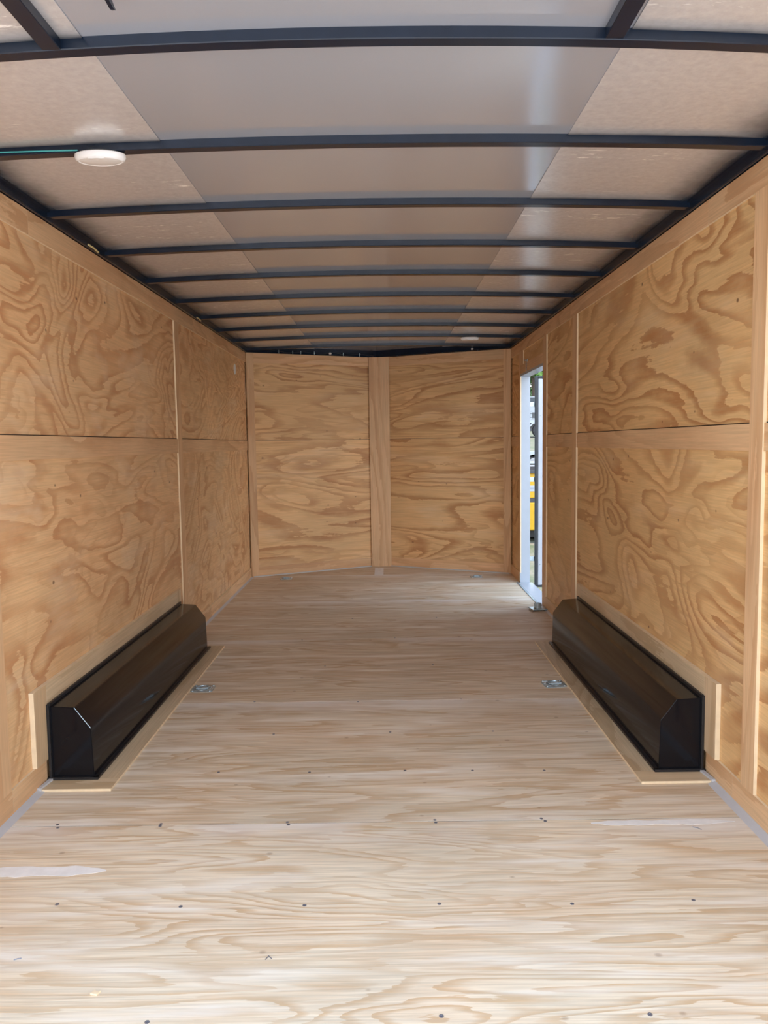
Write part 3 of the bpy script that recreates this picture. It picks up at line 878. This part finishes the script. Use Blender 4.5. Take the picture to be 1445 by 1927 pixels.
# pale blue stand on the grass
Yb = 11.6
bs = empty('blue_stand', (2.42, Yb, GZ))
tag(bs, 'pale blue steel stand with a crossbar on the grass outside', 'stand')
MB().box((-.09, -.02, 0.0), (-.05, .02, 0.34), 0.004).build('upright', m_blue, bs)
MB().box((.75, -.02, 0.0), (.79, .02, 0.34), 0.004).build('upright', m_blue, bs)
MB().box((-.05, -.02, 0.10), (.75, .02, 0.25), 0.004).build('crossbar', m_blue, bs)
MB().box((-.05, -.025, 0.245), (.75, .025, 0.265), 0.002).build('top_edge', m_offw, bs)

# small utility trailer up the bank
Yu = 25.0; zu = ground_z(Yu)
ut = empty('utility_trailer', (5.6, Yu, zu))
tag(ut, 'small grey utility trailer parked on the bank behind the yellow one', 'trailer')
MB().box((-1.5, 0, 0.42), (1.5, 1.5, 0.5), 0.01).build('deck', m_dgrey, ut)
MB().box((-1.5, -.03, 0.5), (1.5, 0.02, 0.56)).build('deck_rail', m_rim, ut)
wheel(ut, -0.85, 0.0, 0.3, 0.3, 0.2); wheel(ut, -0.85, 1.4, 0.3, 0.3, 0.2)
wheel(ut, 0.75, 0.0, 0.3, 0.3, 0.2)
MB().prism([(-1.25,0.5),(-1.1,0.68),(-0.6,0.68),(-0.45,0.5)], 'y', -.1, .15).build('fender', m_offw, ut)
MB().prism([(-0.15,0.0),(-0.1,0.0),(-0.02,0.45),(-0.07,0.45)], 'y', -.05, .0).build('jack_leg', m_dgrey, ut)
MB().box((-0.4, -.04, 0.02), (0.3, .04, 0.07)).build('ramp_foot', m_offw, ut)
MB().prism([(-0.5,0.66),(0.0,0.72),(0.1,0.9),(0.16,0.9),(0.1,0.64),(-0.5,0.58)], 'y', -.05, 0.0).build('tongue', m_offw, ut)

# white flatbed truck
Yt = 45.0; zt_ = ground_z(Yt)
tk = empty('flatbed_truck', (9.2, Yt, zt_))
tag(tk, 'white flatbed truck parked on the slope under the trees', 'truck')
MB().box((-3.4, 0, 0.82), (1.2, 2.0, 0.98)).build('bed', m_offw, tk)
MB().box((-3.4, 0.1, 0.55), (3.4, 1.9, 0.80)).build('chassis', m_dgrey, tk)
MB().prism([(1.3,0.5),(3.9,0.5),(3.9,1.15),(3.1,1.25),(2.7,1.95),(1.3,1.95)], 'y', 0.0, 2.0).build('cab', m_offw, tk)
MB().prism([(1.55,1.25),(2.85,1.25),(2.55,1.8),(1.55,1.8)], 'y', -.01, 0.0).build('cab_window', m_glass, tk)
wheel(tk, -0.35, 0.1, 0.40, 0.40, 0.3); wheel(tk, 3.0, 0.1, 0.40, 0.40, 0.3); wheel(tk, -2.2, 0.1, 0.40, 0.40, 0.3)
MB().prism([(-1.15,0.45),(-0.75,0.84),(0.05,0.84),(0.45,0.45),(0.36,0.45),(0.0,0.78),(-0.7,0.78),(-1.06,0.45)], 'y', -.05, 0.05).build('wheel_arch', m_offw, tk)
for z in (1.15, 1.35, 1.5):
    MB().tube([(-3.3, 0.05, z), (-0.55, 0.05, z)], 0.015, 6).build('stake_rail', m_dgrey, tk)
for x in (-3.3, -2.4, -1.5, -0.9, -0.55):
    MB().box((x-.02, 0.03, 0.98), (x+.02, 0.07, 1.5)).build('stake', m_dgrey, tk)

# long white building further off
Yh = 60.0; zh = ground_z(Yh)-0.3
bd = empty('white_building', (13.5, Yh, zh))
tag(bd, 'long white building with dark windows below the trees', 'building')
MB().box((-9, 0, 0), (9, 5, 2.45)).build('wall', m_offw, bd)
MB().box((-9.3, -.3, 2.45), (9.3, 5.3, 2.80)).build('roof', m_roof, bd)
MB().box((-9.3, -.34, 2.80), (9.3, -.2, 2.86)).build('ridge_trim', m_offw, bd)
MB().box((-9, -.02, 0.0), (9, 0.0, 0.9)).build('skirting', m_dgrey, bd)
for k in range(9):
    x = -8.2+k*1.95
    w_ = MB().box((x, -.04, 1.2), (x+1.35, -.005, 1.75)).build('window', m_offw, bd)
    MB().box((x+.07, -.05, 1.26), (x+1.28, -.035, 1.69)).build('pane', m_glass, w_)
    MB().box((x, -.05, 2.15), (x+1.35, -.005, 2.38)).build('vent_band', m_glass, bd)

def leaf_mat():
    m, nt, b = new_mat('tree_leaves')
    g = nt.nodes.new('ShaderNodeTexCoord')
    n = noise(nt, g.outputs['Object'], 3.0, 3.0, 0.6)
    c = ramp(nt, n, [(0.3, (0.03, 0.085, 0.02)), (0.7, (0.11, 0.24, 0.04))])
    nt.links.new(c, b.inputs['Base Color']); b.inputs['Roughness'].default_value = 0.55
    return m
m_leaf = leaf_mat()
def tree(label, x, y, hgt, rad, seed):
    random.seed(seed)
    z0 = ground_z(y)
    root = empty('leafy_tree', (x, y, z0))
    tag(root, label, 'tree', 'trees behind the white building')
    MB().tube([(0,0,-.2), (0.1,0.05,hgt*0.3), (-.1,0.1,hgt*0.6), (0,0,hgt*0.85)], 0.22, 8).build('trunk', m_bark, root)
    mb = MB()
    blobs = [(random.gauss(0, rad*0.45), random.gauss(0, rad*0.45), hgt*(0.22+0.7*random.random()), rad*random.uniform(0.3, 0.5)) for _ in range(16)]
    for bxx, byy, bz, br in blobs:
        for _ in range(420):
            d = Vector((random.gauss(0,1), random.gauss(0,1), random.gauss(0,1))).normalized()
            c = Vector((bxx, byy, bz)) + d*br*(0.7+0.35*random.random())
            s = random.uniform(0.14, 0.30)
            u = Vector((random.gauss(0,1), random.gauss(0,1), random.gauss(0,1))).normalized()
            v = d.cross(u).normalized(); u = v.cross(d + u*0.4).normalized()
            mb.bm.faces.new([mb.bm.verts.new(c+q) for q in (-u*s, v*s*0.5, u*s, -v*s*0.5)])
    mb.build('foliage', m_leaf, root)
tree('full green tree, nearest one behind the roof of the white building', 13.2, 70, 11, 3.2, 1)
tree('broad green tree at the left end behind the white building', 4.0, 72, 12, 3.2, 2)
tree('tall green tree at the right end behind the white building', 22.6, 71, 12, 3.2, 3)
tree('dark green tree furthest back between the other trees', 17.4, 86, 14, 3.6, 4)
